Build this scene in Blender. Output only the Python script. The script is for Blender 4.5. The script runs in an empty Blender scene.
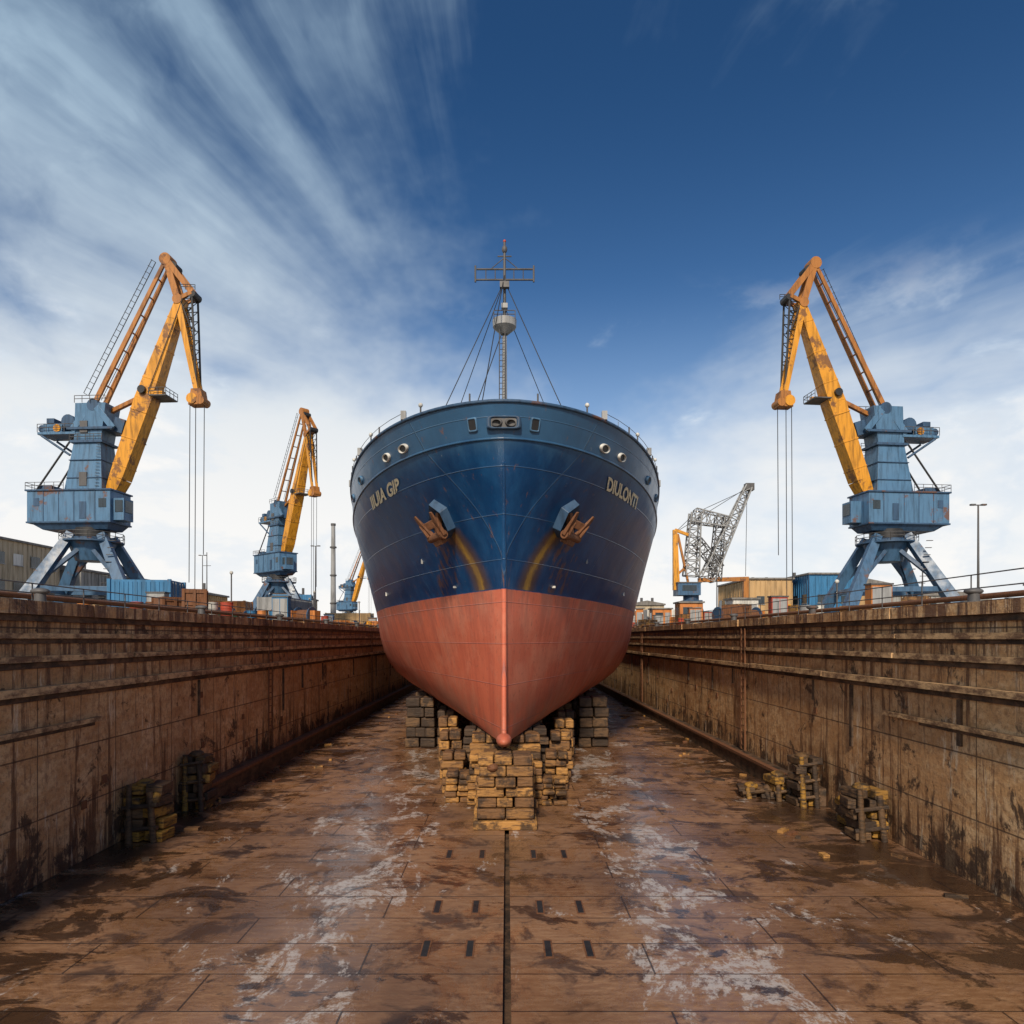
import bpy, bmesh, math, random
from mathutils import Vector, Matrix
random.seed(7)
S=bpy.context.scene
C=bpy.context.collection
S.view_settings.view_transform='Standard'
S.view_settings.look='None'
S.view_settings.exposure=0

# ------------------------------------------------------------------ node helpers
class NT:
    def __init__(s,tree): s.t=tree; s.n=tree.nodes; s.l=tree.links
    def node(s,typ,**k):
        n=s.n.new(typ)
        for a,b in k.items(): setattr(n,a,b)
        return n
    def put(s,inp,v):
        if isinstance(v,bpy.types.NodeSocket): s.l.new(v,inp)
        else:
            if inp.type=='RGBA' and len(v)==3: v=(*v,1)
            inp.default_value=v
    def m(s,op,a,b=0.0,c=0.0,clamp=False):
        n=s.node('ShaderNodeMath',operation=op,use_clamp=clamp)
        s.put(n.inputs[0],a); s.put(n.inputs[1],b)
        if len(n.inputs)>2: s.put(n.inputs[2],c)
        return n.outputs[0]
    def mix(s,f,a,b,mode='MIX'):
        n=s.node('ShaderNodeMix',data_type='RGBA',blend_type=mode)
        s.put(n.inputs[0],f); s.put(n.inputs[6],a); s.put(n.inputs[7],b)
        return n.outputs[2]
    def ramp(s,f,a,b,c=0.0,d=1.0):
        n=s.node('ShaderNodeMapRange',interpolation_type='SMOOTHSTEP')
        s.put(n.inputs[0],f)
        for i,v in enumerate((a,b,c,d)): s.put(n.inputs[1+i],v)
        return n.outputs[0]
    def noise(s,vec,scale,detail=5,rough=.6,dist=0.0):
        n=s.node('ShaderNodeTexNoise')
        s.put(n.inputs['Vector'],vec); n.inputs['Scale'].default_value=scale
        n.inputs['Detail'].default_value=min(detail,6); n.inputs['Roughness'].default_value=rough
        n.inputs['Distortion'].default_value=dist
        return n.outputs[0]
    def vscale(s,vec,sc,loc=(0,0,0),rot=(0,0,0)):
        n=s.node('ShaderNodeMapping'); s.put(n.inputs[0],vec)
        n.inputs[1].default_value=loc; n.inputs[2].default_value=rot; n.inputs[3].default_value=sc
        return n.outputs[0]
    def sep(s,v):
        n=s.node('ShaderNodeSeparateXYZ'); s.put(n.inputs[0],v); return n.outputs
    def comb(s,x,y,z):
        n=s.node('ShaderNodeCombineXYZ')
        for i,v in enumerate((x,y,z)): s.put(n.inputs[i],v)
        return n.outputs[0]
    def bump(s,h,strength,dist=.05):
        n=s.node('ShaderNodeBump'); s.put(n.inputs['Height'],h)
        n.inputs['Strength'].default_value=strength; n.inputs['Distance'].default_value=dist
        return n.outputs[0]

def newmat(name):
    m=bpy.data.materials.new(name); m.use_nodes=True
    t=NT(m.node_tree); b=m.node_tree.nodes['Principled BSDF']
    return m,t,b
def paint(name,col,rust=.3,rough=.5,metal=0.0,scale=.5,dark=.5,rustcol=(.13,.055,.025)):
    m,t,b=newmat(name)
    pos=t.node('ShaderNodeNewGeometry').outputs['Position']
    n1=t.noise(pos,scale,6,.68)
    n2=t.noise(t.vscale(pos,(3,3,.35)),scale*2.2,4,.6)
    c=t.mix(t.ramp(n2,.4,.75),col,[v*dark for v in col])
    lo=.72-.22*rust
    c=t.mix(t.ramp(n1,lo,lo+.07,0,.85*min(1,rust*2)),c,rustcol)
    t.put(b.inputs['Base Color'],c)
    t.put(b.inputs['Roughness'],t.ramp(n1,.3,.7,rough-.1,rough+.2))
    b.inputs['Metallic'].default_value=metal
    return m
M={}
M['cblue']=paint('crane_blue_paint',(.075,.175,.31),.6,.42,scale=.7)
M['cblue3']=paint('crane_leg_paint',(.045,.115,.22),.6,.42,scale=.7)
M['cblue2']=paint('crane_dark_blue',(.032,.08,.16),.6,.5,scale=.6)
M['yellow']=paint('crane_yellow_paint',(.66,.29,.018),.75,.42,scale=.8,dark=.42)
M['ochre']=paint('crane_ochre_paint',(.38,.15,.028),.75,.5,scale=.7)
M['black']=paint('dark_steel',(.02,.02,.022),.2,.5)
M['glass']=paint('window_glass',(.03,.045,.06),.0,.12)
M['grey']=paint('grey_steel',(.3,.31,.32),.35,.5)
M['dgrey']=paint('dark_grey_steel',(.09,.09,.095),.5,.55)
M['white']=paint('white_paint',(.62,.62,.59),.4,.45)
M['rust']=paint('rusty_iron',(.17,.07,.03),.4,.75,scale=2,rustcol=(.05,.025,.015))
M['orange']=paint('orange_paint',(.55,.2,.05),.5,.5)
M['tan']=paint('tan_cladding',(.50,.33,.16),.3,.7,scale=.25)
M['cream']=paint('cream_render',(.5,.42,.3),.35,.8,scale=.25)
M['greyb']=paint('grey_cladding',(.30,.30,.29),.3,.7,scale=.25)
M['roof']=paint('roof_sheet',(.2,.19,.18),.4,.7,scale=.3)
M['blueb']=paint('blue_sheet',(.03,.17,.36),.3,.5)
M['red']=paint('red_paint',(.42,.06,.03),.3,.5)
M['green']=paint('green_paint',(.05,.2,.12),.3,.5)
M['conc']=paint('quay_concrete',(.3,.26,.2),.1,.85,scale=.3)
M['deck']=paint('deck_paint',(.12,.15,.13),.3,.7)

def timber(name,c1,c2,c3):
    m,t,b=newmat(name)
    g=t.node('ShaderNodeNewGeometry')
    pos=g.outputs['Position']; ri=g.outputs['Random Per Island']
    n1=t.noise(t.vscale(pos,(1,1,6)),2.5,6,.7); n2=t.noise(pos,1.5,6,.65)
    c=t.mix(t.ramp(ri,.15,.85),c1,c2)
    c=t.mix(t.ramp(n1,.46,.64),c,c3)
    c=t.mix(t.ramp(n2,.48,.60,0,.88),c,(.030,.018,.012))
    t.put(b.inputs['Base Color'],c); b.inputs['Roughness'].default_value=.7
    t.put(b.inputs['Normal'],t.bump(n1,.7,.06))
    return m
M['timber']=timber('weathered_timber',(.46,.235,.065),(.18,.09,.036),(.11,.055,.024))
M['timberd']=timber('dark_timber',(.15,.085,.04),(.055,.033,.02),(.02,.013,.01))  # darker version of the timber colours
M['timbery']=timber('painted_worn_block',(.38,.20,.03),(.11,.06,.028),(.04,.026,.014))

# ------------------------------------------------------------------ mesh builder
class MB:
    def __init__(s): s.v=[]; s.f=[]; s.mi=[]; s.sm=[]; s.mats=[]
    def mat(s,k):
        if k not in s.mats: s.mats.append(k)
        return s.mats.index(k)
    def add(s,vs,fs,k,smooth=False):
        o=len(s.v); s.v+= [tuple(v) for v in vs]; i=s.mat(k)
        for f in fs: s.f.append([o+a for a in f]); s.mi.append(i); s.sm.append(smooth)
    HEX=[(0,3,2,1),(4,5,6,7),(0,1,5,4),(1,2,6,5),(2,3,7,6),(3,0,4,7)]
    def box(s,x0,x1,y0,y1,z0,z1,k):
        s.add([(x0,y0,z0),(x1,y0,z0),(x1,y1,z0),(x0,y1,z0),(x0,y0,z1),(x1,y0,z1),(x1,y1,z1),(x0,y1,z1)],s.HEX,k)
    def rbox(s,c,sz,k,rz=0,rx=0,ry=0):
        R=Matrix.Rotation(rz,3,'Z')@Matrix.Rotation(ry,3,'Y')@Matrix.Rotation(rx,3,'X')
        a,b,d=[q/2 for q in sz]
        vs=[Vector(c)+R@Vector(p) for p in [(-a,-b,-d),(a,-b,-d),(a,b,-d),(-a,b,-d),(-a,-b,d),(a,-b,d),(a,b,d),(-a,b,d)]]
        s.add(vs,s.HEX,k)
    def taper(s,c0,s0,c1,s1,k):
        (x,y,z),(a,b)=c0,s0; (X,Y,Z),(A,B)=c1,s1
        s.add([(x-a,y-b,z),(x+a,y-b,z),(x+a,y+b,z),(x-a,y+b,z),(X-A,Y-B,Z),(X+A,Y-B,Z),(X+A,Y+B,Z),(X-A,Y+B,Z)],s.HEX,k)
    def beam(s,p,q,w0,h0,k,w1=None,h1=None,up=(0,1,0)):
        p=Vector(p);q=Vector(q);w1=w0 if w1 is None else w1;h1=h0 if h1 is None else h1
        d=(q-p).normalized();u=Vector(up)
        if abs(d.dot(u))>.98:u=Vector((1,0,0))
        n=d.cross(u).normalized();u=n.cross(d).normalized()
        vs=[]
        for c,w,h in((p,w0,h0),(q,w1,h1)):
            for a,b in((-1,-1),(1,-1),(1,1),(-1,1)): vs.append(c+u*(a*w/2)+n*(b*h/2))
        s.add(vs,s.HEX,k)
    def tube(s,p,q,r,k,r1=None,n=8,cap=True):
        p=Vector(p);q=Vector(q);r1=r if r1 is None else r1
        d=(q-p).normalized();u=Vector((0,0,1)) if abs(d.z)<.9 else Vector((1,0,0))
        a=d.cross(u).normalized();b=d.cross(a)
        vs=[]
        for c,rr in((p,r),(q,r1)):
            for i in range(n):
                t=2*math.pi*i/n; vs.append(c+a*(rr*math.cos(t))+b*(rr*math.sin(t)))
        s.add(vs,[(i,(i+1)%n,n+(i+1)%n,n+i) for i in range(n)],k,True)
        if cap: s.add(vs[:n],[list(range(n))[::-1]],k); s.add(vs[n:],[list(range(n))],k)
    def path(s,pts,r,k,n=6):
        for a,b in zip(pts,pts[1:]): s.tube(a,b,r,k,n=n)
    def ball(s,c,r,k,n=14,m=9):
        vs=[];fs=[];r=r if isinstance(r,(tuple,list)) else (r,r,r)
        for j in range(m+1):
            ph=math.pi*j/m
            for i in range(n):
                th=2*math.pi*i/n
                vs.append((c[0]+r[0]*math.sin(ph)*math.cos(th),c[1]+r[1]*math.sin(ph)*math.sin(th),c[2]+r[2]*math.cos(ph)))
        for j in range(m):
            for i in range(n): fs.append((j*n+i,(j+1)*n+i,(j+1)*n+(i+1)%n,j*n+(i+1)%n))
        s.add(vs,fs,k,True)
    def lattice(s,p,q,w0,w1,n,r,k):
        p=Vector(p);q=Vector(q);d=(q-p).normalized();u=Vector((0,1,0)) if abs(d.y)<.9 else Vector((1,0,0))
        a=d.cross(u).normalized();b=d.cross(a)
        R=[]
        for i in range(n+1):
            t=i/n;c=p.lerp(q,t);w=w0+(w1-w0)*t
            R.append([c+a*w/2+b*w/2,c-a*w/2+b*w/2,c-a*w/2-b*w/2,c+a*w/2-b*w/2])
        for j in range(4): s.tube(R[0][j],R[-1][j],r,k,n=5)
        for i in range(n):
            for j in range(4):
                s.tube(R[i][j],R[i][(j+1)%4],r*.6,k,n=4)
                x,y=(j,(j+1)%4) if i%2 else ((j+1)%4,j)
                s.tube(R[i][x],R[i+1][y],r*.6,k,n=4)
    def rail(s,pts,h,r,k,step=2.0):
        for a,b in zip(pts,pts[1:]):
            a=Vector(a);b=Vector(b);L=(b-a).length;n=max(1,int(L/step));z=Vector((0,0,1))
            for f in(1,.55): s.tube(a+z*h*f,b+z*h*f,r,k,n=5)
            for i in range(n+1):
                c=a.lerp(b,i/n); s.tube(c,c+z*h,r,k,n=5)
    def obj(s,name,parent=None,loc=(0,0,0),rz=0,scale=1,bevel=0):
        me=bpy.data.meshes.new(name); me.from_pydata(s.v,[],s.f)
        for k in s.mats: me.materials.append(M[k])
        me.polygons.foreach_set('material_index',s.mi); me.polygons.foreach_set('use_smooth',s.sm)
        me.update()
        o=bpy.data.objects.new(name,me); C.objects.link(o)
        o.location=loc;o.rotation_euler=(0,0,rz);o.scale=(scale,)*3
        if parent:o.parent=parent
        if bevel:
            b=o.modifiers.new('bevel','BEVEL');b.width=bevel;b.segments=2;b.limit_method='ANGLE'
        return o
def empty(name,loc=(0,0,0),rz=0,sc=1):
    e=bpy.data.objects.new(name,None);C.objects.link(e);e.location=loc;e.rotation_euler=(0,0,rz);e.scale=(sc,)*3;return e

# ------------------------------------------------------------------ dock + ground
W=11.4; TOP=6.86; Y0=-25; Y1=150
m,t,b=newmat('dock_floor_planks'); M['floor']=m
pos=t.node('ShaderNodeNewGeometry').outputs['Position']
x,y,z=t.sep(pos)
br=t.node('ShaderNodeTexBrick'); t.put(br.inputs['Vector'],pos)
br.inputs['Scale'].default_value=1; br.inputs['Brick Width'].default_value=5.3; br.inputs['Row Height'].default_value=1.25
br.inputs['Mortar Size'].default_value=.02; br.inputs['Mortar Smooth'].default_value=.3
br.inputs['Color1'].default_value=(0,0,0,1);br.inputs['Color2'].default_value=(1,1,1,1);br.inputs['Mortar'].default_value=(.5,.5,.5,1)
big=t.noise(pos,.16,4,.55,.3); med=t.noise(pos,.9,6,.7,.5); fine=t.noise(t.vscale(pos,(1,3.5,1)),2.2,6,.78)
dr=t.noise(t.vscale(pos,(1.2,.6,1)),.62,6,.78,.5)
c=t.mix(br.outputs['Color'],(.255,.128,.062),(.18,.088,.042))
c=t.mix(t.ramp(fine,.38,.66),c,(.33,.185,.098))
c=t.mix(t.ramp(big,.42,.62,0,.65),c,(.115,.058,.032))
c=t.mix(t.ramp(med,.50,.62,0,.85),c,(.060,.031,.019))
ax=t.m('ABSOLUTE',x)
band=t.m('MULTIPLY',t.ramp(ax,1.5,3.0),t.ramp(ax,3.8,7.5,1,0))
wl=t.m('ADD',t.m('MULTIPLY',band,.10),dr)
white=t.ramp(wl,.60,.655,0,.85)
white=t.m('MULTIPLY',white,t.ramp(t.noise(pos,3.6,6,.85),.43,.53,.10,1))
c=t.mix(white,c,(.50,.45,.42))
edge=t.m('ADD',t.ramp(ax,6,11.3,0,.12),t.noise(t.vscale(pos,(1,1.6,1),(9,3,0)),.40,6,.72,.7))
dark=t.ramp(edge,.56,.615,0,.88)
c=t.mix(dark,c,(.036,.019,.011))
c=t.mix(t.m('MULTIPLY',br.outputs['Fac'],.85),c,(.022,.013,.009))
t.put(b.inputs['Base Color'],c)
wet=t.ramp(t.m('ADD',t.m('MULTIPLY',band,.07),t.noise(t.vscale(pos,(1,.8,1),(4,1,0)),.75,6,.72,.5)),.45,.56)
rg=t.m('SUBTRACT',.56,t.m('MULTIPLY',wet,.34)); rg=t.m('ADD',rg,t.m('MULTIPLY',t.m('SUBTRACT',fine,.5),.5))
rg=t.m('MAXIMUM',t.m('SUBTRACT',rg,t.m('MULTIPLY',dark,.22)),.1)
t.put(b.inputs['Roughness'],rg)
h=t.m('SUBTRACT',t.m('MULTIPLY',t.m('ADD',fine,med),.5),t.m('MULTIPLY',br.outputs['Fac'],.8))
h=t.m('MULTIPLY',h,t.m('SUBTRACT',1.0,t.m('MULTIPLY',wet,.45)))
t.put(b.inputs['Normal'],t.bump(h,.45,.05))
b.inputs['Specular IOR Level'].default_value=.8

def wallmat(name):
    m,t,b=newmat(name)
    pos=t.node('ShaderNodeNewGeometry').outputs['Position']
    x,y,z=t.sep(pos)
    v=t.comb(y,z,x)
    br=t.node('ShaderNodeTexBrick'); t.put(br.inputs['Vector'],v)
    br.inputs['Scale'].default_value=1; br.inputs['Brick Width'].default_value=3.4; br.inputs['Row Height'].default_value=1.56;br.offset=.0
    br.inputs['Mortar Size'].default_value=.02
    br.inputs['Color1'].default_value=(0,0,0,1);br.inputs['Color2'].default_value=(1,1,1,1)
    streak=t.noise(t.vscale(pos,(1,2.2,.16)),1.3,6,.76,.2)
    blot=t.noise(pos,.7,6,.76,.4); fine=t.noise(pos,5,6,.8); big=t.noise(pos,.15,3,.5)
    mid=t.noise(t.vscale(pos,(1,.7,1.4)),1.7,6,.75)
    c=t.mix(br.outputs['Color'],(.64,.37,.165),(.50,.28,.12))
    c=t.mix(t.ramp(mid,.42,.60),c,(.74,.50,.27))
    c=t.mix(t.ramp(big,.42,.62,0,.5),c,(.38,.19,.08))
    c=t.mix(t.ramp(fine,.46,.62,0,.7),c,(.30,.16,.078))
    low=t.ramp(z,0,2.8,.10,0); topd=t.ramp(z,4.2,6.6,0,.075)
    s2=t.m('ADD',t.m('ADD',streak,low),topd)
    c=t.mix(t.ramp(s2,.525,.64,0,.9),c,(.12,.055,.028))
    c=t.mix(t.ramp(t.m('ADD',blot,low),.575,.64,0,.88),c,(.045,.025,.016))
    c=t.mix(t.ramp(t.noise(t.vscale(pos,(1,2.2,.4),(0,7,3)),.9,6,.75),.58,.66,0,.6),c,(.72,.59,.43))
    c=t.mix(t.m('MULTIPLY',br.outputs['Fac'],.75),c,(.05,.03,.02))
    t.put(b.inputs['Base Color'],c); t.put(b.inputs['Roughness'],t.ramp(streak,.4,.65,.8,.38))
    h=t.m('SUBTRACT',t.m('ADD',t.m('MULTIPLY',fine,.6),mid),t.m('MULTIPLY',br.outputs['Fac'],.8))
    t.put(b.inputs['Normal'],t.bump(h,.8,.09))
    return m
M['wall']=wallmat('dock_wall_concrete')
def dockdark(name,ca,cb):
    m,t,b=newmat(name)
    pos=t.node('ShaderNodeNewGeometry').outputs['Position']
    n=t.noise(t.vscale(pos,(1,1,2)),1.4,6,.75)
    t.put(b.inputs['Base Color'],t.mix(t.ramp(n,.38,.62),ca,cb)); b.inputs['Roughness'].default_value=.65
    t.put(b.inputs['Normal'],t.bump(n,.8,.07)); return m
M['ledge']=dockdark('wall_ledge',(.60,.39,.20),(.14,.075,.04))
M['ledged_and_shade']=dockdark('dark_ledge_and_shade',(.12,.07,.04),(.025,.018,.013))  # dark kerb, gutter and wall marks, plus painted shadow strips under the ledges

g=MB()
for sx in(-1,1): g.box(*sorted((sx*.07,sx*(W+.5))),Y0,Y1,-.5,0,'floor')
g.box(-.07,.07,Y0,Y1,-.5,-.18,'ledged_and_shade')
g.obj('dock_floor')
d=MB()
for yy in(13.5,15.6,19.4,27):
    for xx in(-1.55,-.68,.78,1.62):
        L=.40; xx+=random.uniform(-.05,.05); d.box(xx-.09,xx+.09,yy-L,yy+L,.004,.012,'rust'); d.box(xx-.06,xx+.06,yy-L+.06,yy+L-.06,.013,.018,'black')
d.obj('floor_slot_plates')

def wall(sx):
    w=MB()
    def bx(a,b2,y0,y1,z0,z1,k): w.box(*sorted((sx*a,sx*b2)),y0,y1,z0,z1,k)
    bx(W,W+1.2,Y0,Y1,-.4,TOP-.01,'wall')
    yy=Y0
    while yy<Y1:
        L=random.uniform(2.4,3.2); j=random.uniform(-.03,.03)
        bx(W-.22+j,W+1.1,yy,min(Y1,yy+L-.03),TOP-.30,TOP+.02+random.uniform(-.02,.02),'wall'); yy+=L
    bx(W-.10,W+.02,Y0,Y1,TOP-.46,TOP-.305,'ledged_and_shade')  # dark strip painted in as the shade under the coping
    def ledge(a,z0,z1,k,gap=.05):
        yy=Y0
        while yy<Y1:
            L=random.uniform(5,9); bx(W-a+random.uniform(-.02,.02),W+.02,yy,min(Y1,yy+L-gap),z0+random.uniform(-.012,.012),z1+random.uniform(-.012,.012),k); yy+=L
    ledge(.16,5.98,6.12,'ledge'); bx(W-.05,W+.02,Y0,Y1,5.86,5.965,'ledged_and_shade')  # dark strips below this and the following ledges paint their shadows
    ledge(.20,5.42,5.56,'ledge'); bx(W-.06,W+.02,Y0,Y1,5.26,5.405,'ledged_and_shade')
    ledge(.26,4.64,4.82,'ledge'); bx(W-.08,W+.02,Y0,Y1,4.48,4.625,'ledged_and_shade')
    bx(W-.14,W+.02,4,19.5 if sx<0 else 21,3.70,3.82,'ledge'); bx(W-.05,W+.02,4,19.3,3.6,3.698,'ledged_and_shade')
    bx(W-.7,W+.02,25,Y1,0,.62,'ledged_and_shade'); bx(W-.78,W-.55,25,Y1,.62,.74,'rust')
    for i in range(0,30):
        yy=14+i*4.2+random.uniform(-.8,.8)
        if random.random()<.6:
            h=random.uniform(.5,2.2); z0=4.4-h
            bx(W-.06,W+.01,yy,yy+random.uniform(.08,.18),z0,4.45,'ledged_and_shade')
        if random.random()<.5: bx(W-.05,W+.01,yy+1.3,yy+1.42,.4,random.uniform(.9,2.2),'ledged_and_shade')
    for yy in(33,58):
        for dx in(0,.5): bx(W-.2,W-.14,yy+dx,yy+dx+.05,.7,TOP-.4,'rust')
        for k in range(18): bx(W-.19,W-.15,yy+.05,yy+.5,.9+k*.31,.94+k*.31,'rust')
    for i in range(14):
        yy=12+random.uniform(0,60);zz=random.uniform(1.2,4); bx(W-.04,W+.01,yy,yy+.22,zz,zz+.22,'rust')
    return w.obj('dock_wall')
wall(-1); wall(1)
e=MB(); e.box(-W,W,Y1,Y1+1.5,-.4,TOP,'wall'); 
for i in range(9): e.box(-W+i*2.7,-W+i*2.7+.3,Y1-.3,Y1,0,TOP,'rust')
e.obj('dock_gate')
R=3000;a=W+1.0
gm=MB()
vs=[(-R,-R,TOP-.02),(R,-R,TOP-.02),(R,R,TOP-.02),(-R,R,TOP-.02),(-a,Y0,TOP-.02),(a,Y0,TOP-.02),(a,Y1+1,TOP-.02),(-a,Y1+1,TOP-.02)]
gm.add(vs,[(0,1,5,4),(1,2,6,5),(2,3,7,6),(3,0,4,7)],'conc'); gm.obj('ground')
e=MB(); e.box(-W-1.2,W+1.2,Y0-1,Y0,-.4,TOP,'wall'); e.obj('dock_wall')

# ------------------------------------------------------------------ ship
def lerpk(keys,z):
    for (a,va),(b2,vb) in zip(keys,keys[1:]):
        if z<=b2:
            f=max(0,(z-a)/(b2-a)); return va+(vb-va)*f
    return keys[-1][1]
STEM=[(2.4,23.5),(3.2,23.8),(5,24.1),(7.7,24.2),(9,23.9),(10.5,23.3),(12,22.6),(13.5,22.0)]
BW=[(2.4,6.6),(2.6,7.4),(3,8.2),(3.5,8.8),(4.2,9.25),(5,9.5),(6,9.6),(9,9.5),(13.5,9.15)]
PP=[(2.4,1.25),(5,1.45),(7.7,1.6),(13.5,2.1)]
IQ=[(2.4,1.06),(5,1.03),(7.7,.93),(10,.76),(12,.58),(13.5,.48)]
LL=[(2.4,34),(7.7,30),(13.5,27.5)]
def hull(t,z):
    st=lerpk(STEM,z);L=lerpk(LL,z)
    y=st+L*t
    xx=lerpk(BW,z)*(1-(1-min(t,1))**lerpk(PP,z))**lerpk(IQ,z)
    if z>12.4: xx=max(0,xx-.20*(z-12.4)*min(1,xx)); y+=.12*(z-12.4)
    f=max(0,(z-7.7)/5.8); s=min(1,max(0,(y-25)/25)); zz=z-1.0*f*s*s*(3-2*s)
    return xx,y,zz
def solve(xx,z):
    lo,hi=0,1
    for _ in range(40):
        mid=(lo+hi)/2
        if hull(mid,z)[0]<xx: lo=mid
        else: hi=mid
    return lo
def onhull(x,z,off=0):
    t0=solve(abs(x),z); p=Vector(hull(t0,z))
    pa=Vector(hull(min(1,t0+.01),z))
    tz=Vector(hull(t0,z+.05))-Vector(hull(t0,z-.05)); n=(pa-p).cross(tz)
    n.normalize()
    if n.y>0: n=-n
    if x<0: p.x*=-1;n.x*=-1
    if abs(x)<.05: n=Vector((0,-1,.0));
    return p+n*off,n

m,t,b=newmat('hull_paint'); M['hull']=m
pos=t.node('ShaderNodeNewGeometry').outputs['Position']
x,y,z=t.sep(pos); ax=t.m('ABSOLUTE',t.m('SUBTRACT',x,-.1))
n1=t.noise(pos,.5,6,.65); st=t.noise(t.vscale(pos,(1.5,1.5,.12)),1.0,6,.65); fn=t.noise(pos,6,6,.7)
blue=t.mix(t.ramp(st,.4,.7),(.004,.048,.150),(.010,.080,.215))
blue=t.mix(t.ramp(n1,.35,.7,0,.55),blue,(.003,.030,.10))
blue=t.mix(t.ramp(t.m('ADD',z,t.m('MULTIPLY',st,.9)),12.3,13.0,0,.5),blue,(.05,.13,.22))
red=t.mix(t.ramp(st,.35,.7),(.60,.145,.075),(.47,.10,.052))
red=t.mix(t.ramp(n1,.46,.64,0,.6),red,(.63,.23,.14))
red=t.mix(t.ramp(fn,.54,.68,0,.6),red,(.33,.09,.055))
red=t.mix(t.m('MULTIPLY',t.ramp(z,5.8,7.7,0,.6),t.ramp(st,.4,.58)),red,(.34,.13,.09))
red=t.mix(t.m('MULTIPLY',t.ramp(z,4.6,2.6,0,.6),t.ramp(n1,.4,.6)),red,(.28,.11,.07))
c=t.mix(t.ramp(t.m('ADD',z,t.m('MULTIPLY',fn,.05)),7.71,7.74),red,blue)
c=t.mix(t.m('MULTIPLY',t.ramp(t.noise(t.vscale(pos,(1,1,.5)),2.6,6,.7),.67,.73,0,.7),t.ramp(z,7.7,7.8)),c,(.22,.26,.30))
zz=t.m('MAXIMUM',t.m('SUBTRACT',z,7.72),0.0)
xc=t.m('ADD',.80,t.m('MULTIPLY',t.m('POWER',zz,1.5),.36))
dd=t.m('ABSOLUTE',t.m('SUBTRACT',t.m('ADD',ax,t.m('MULTIPLY',t.m('SUBTRACT',fn,.5),.20)),xc))
inz=t.m('MULTIPLY',t.ramp(z,7.72,7.76),t.ramp(z,9.8,10.2,1,0))
rs=t.m('MULTIPLY',t.ramp(dd,.12,.48,1,0),inz)
c=t.mix(t.m('MULTIPLY',rs,.8),c,(.11,.06,.03))
c=t.mix(t.m('MULTIPLY',t.m('MULTIPLY',t.ramp(dd,.03,.16,1,0),inz),t.ramp(st,.35,.6,.85,.4)),c,(.42,.25,.04))
wp=t.noise(t.vscale(pos,(3.5,3.5,.14),(3,2,0)),1.2,5,.65)
near=t.m('MULTIPLY',t.ramp(t.m('ABSOLUTE',t.m('SUBTRACT',ax,2.2)),.2,1.1,.12,0),t.ramp(z,9.6,10.3,1,0))
c=t.mix(t.m('MULTIPLY',t.ramp(t.m('ADD',wp,near),.61,.71,0,.65),t.ramp(z,7.7,7.8)),c,(.17,.08,.04))
def seam(coord,period,wd):
    f=t.m('FRACT',t.m('DIVIDE',coord,period)); return t.ramp(t.m('ABSOLUTE',t.m('SUBTRACT',f,.5)),.5-wd,.5)
sm=t.m('MAXIMUM',seam(z,1.45,.014),seam(y,6.0,.005))
c=t.mix(t.m('MULTIPLY',sm,.35),c,(.10,.15,.2))
t.put(b.inputs['Base Color'],c)
t.put(b.inputs['Roughness'],t.m('ADD',t.ramp(z,7.7,7.75,.45,.20),t.m('MULTIPLY',st,.24)))
pl=t.noise(t.vscale(pos,(.6,.5,.8)),1.0,2,.4)
t.put(b.inputs['Normal'],t.bump(t.m('ADD',t.m('ADD',t.m('MULTIPLY',sm,.3),t.m('MULTIPLY',fn,.06)),pl),.5,.10))
M['letters']=paint('name_letters',(.76,.70,.50),.4,.5,scale=2)

ship=empty('cargo_ship',(-.1,0,0))
hm=MB()
zs=[2.4,2.5,2.6,2.8,3,3.25,3.5,3.85,4.2,4.6,5,5.5,6,6.5,7,7.7]+[7.7+.35*i for i in range(1,14)]+[12.4,12.44,12.8,13.2,13.5]
zs=sorted(set(zs))
N=56; ts=[(i/N)**1.9 for i in range(N+1)]
cols=[]
for zv in zs:
    row=[Vector(hull(q,zv)) for q in ts]
    last=row[-1]
    for yy in(70,85,100,108): row.append(Vector((last.x,yy,last.z)))
    for yy,f in((114,.93),(119,.8),(123,.66)): row.append(Vector((last.x*f,yy,last.z)))
    cols.append(row)
nr=len(cols[0])
verts=[];
for r in cols: verts+=r
faces=[]
for j in range(len(zs)-1):
    for i in range(nr-1): faces.append((j*nr+i,j*nr+i+1,(j+1)*nr+i+1,(j+1)*nr+i))
hm.add(verts,faces,'hull',True)
hm.add([Vector((-v.x,v.y,v.z)) for v in verts],[f[::-1] for f in faces],'hull',True)
def strip(row,k,dz=0):
    vs=[];fs=[]
    for v in row: vs+=[Vector((v.x,v.y,v.z+dz)),Vector((-v.x,v.y,v.z+dz))]
    for i in range(len(row)-1): fs.append((2*i,2*i+2,2*i+3,2*i+1))
    hm.add(vs,fs,k)
strip(cols[0],'hull'); strip(cols[zs.index(12.4)],'deck')
vs=[];
for r in cols: vs+=[r[-1],Vector((-r[-1].x,r[-1].y,r[-1].z))]
hm.add(vs,[(2*i,2*i+1,2*i+3,2*i+2) for i in range(len(cols)-1)],'hull')
ho=hm.obj('hull',ship)
me=ho.data
bmx=bmesh.new();bmx.from_mesh(me);bmesh.ops.remove_doubles(bmx,verts=bmx.verts,dist=.0005)
bmesh.ops.recalc_face_normals(bmx,faces=bmx.faces)
for ed in bmx.edges:
    a,b2=ed.verts
    if abs(a.co.x)<.01 and abs(b2.co.x)<.01: ed.smooth=False
    if len(ed.link_faces)==2 and ed.calc_face_angle(0)>math.radians(35): ed.smooth=False
bmx.to_mesh(me);bmx.free()

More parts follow.
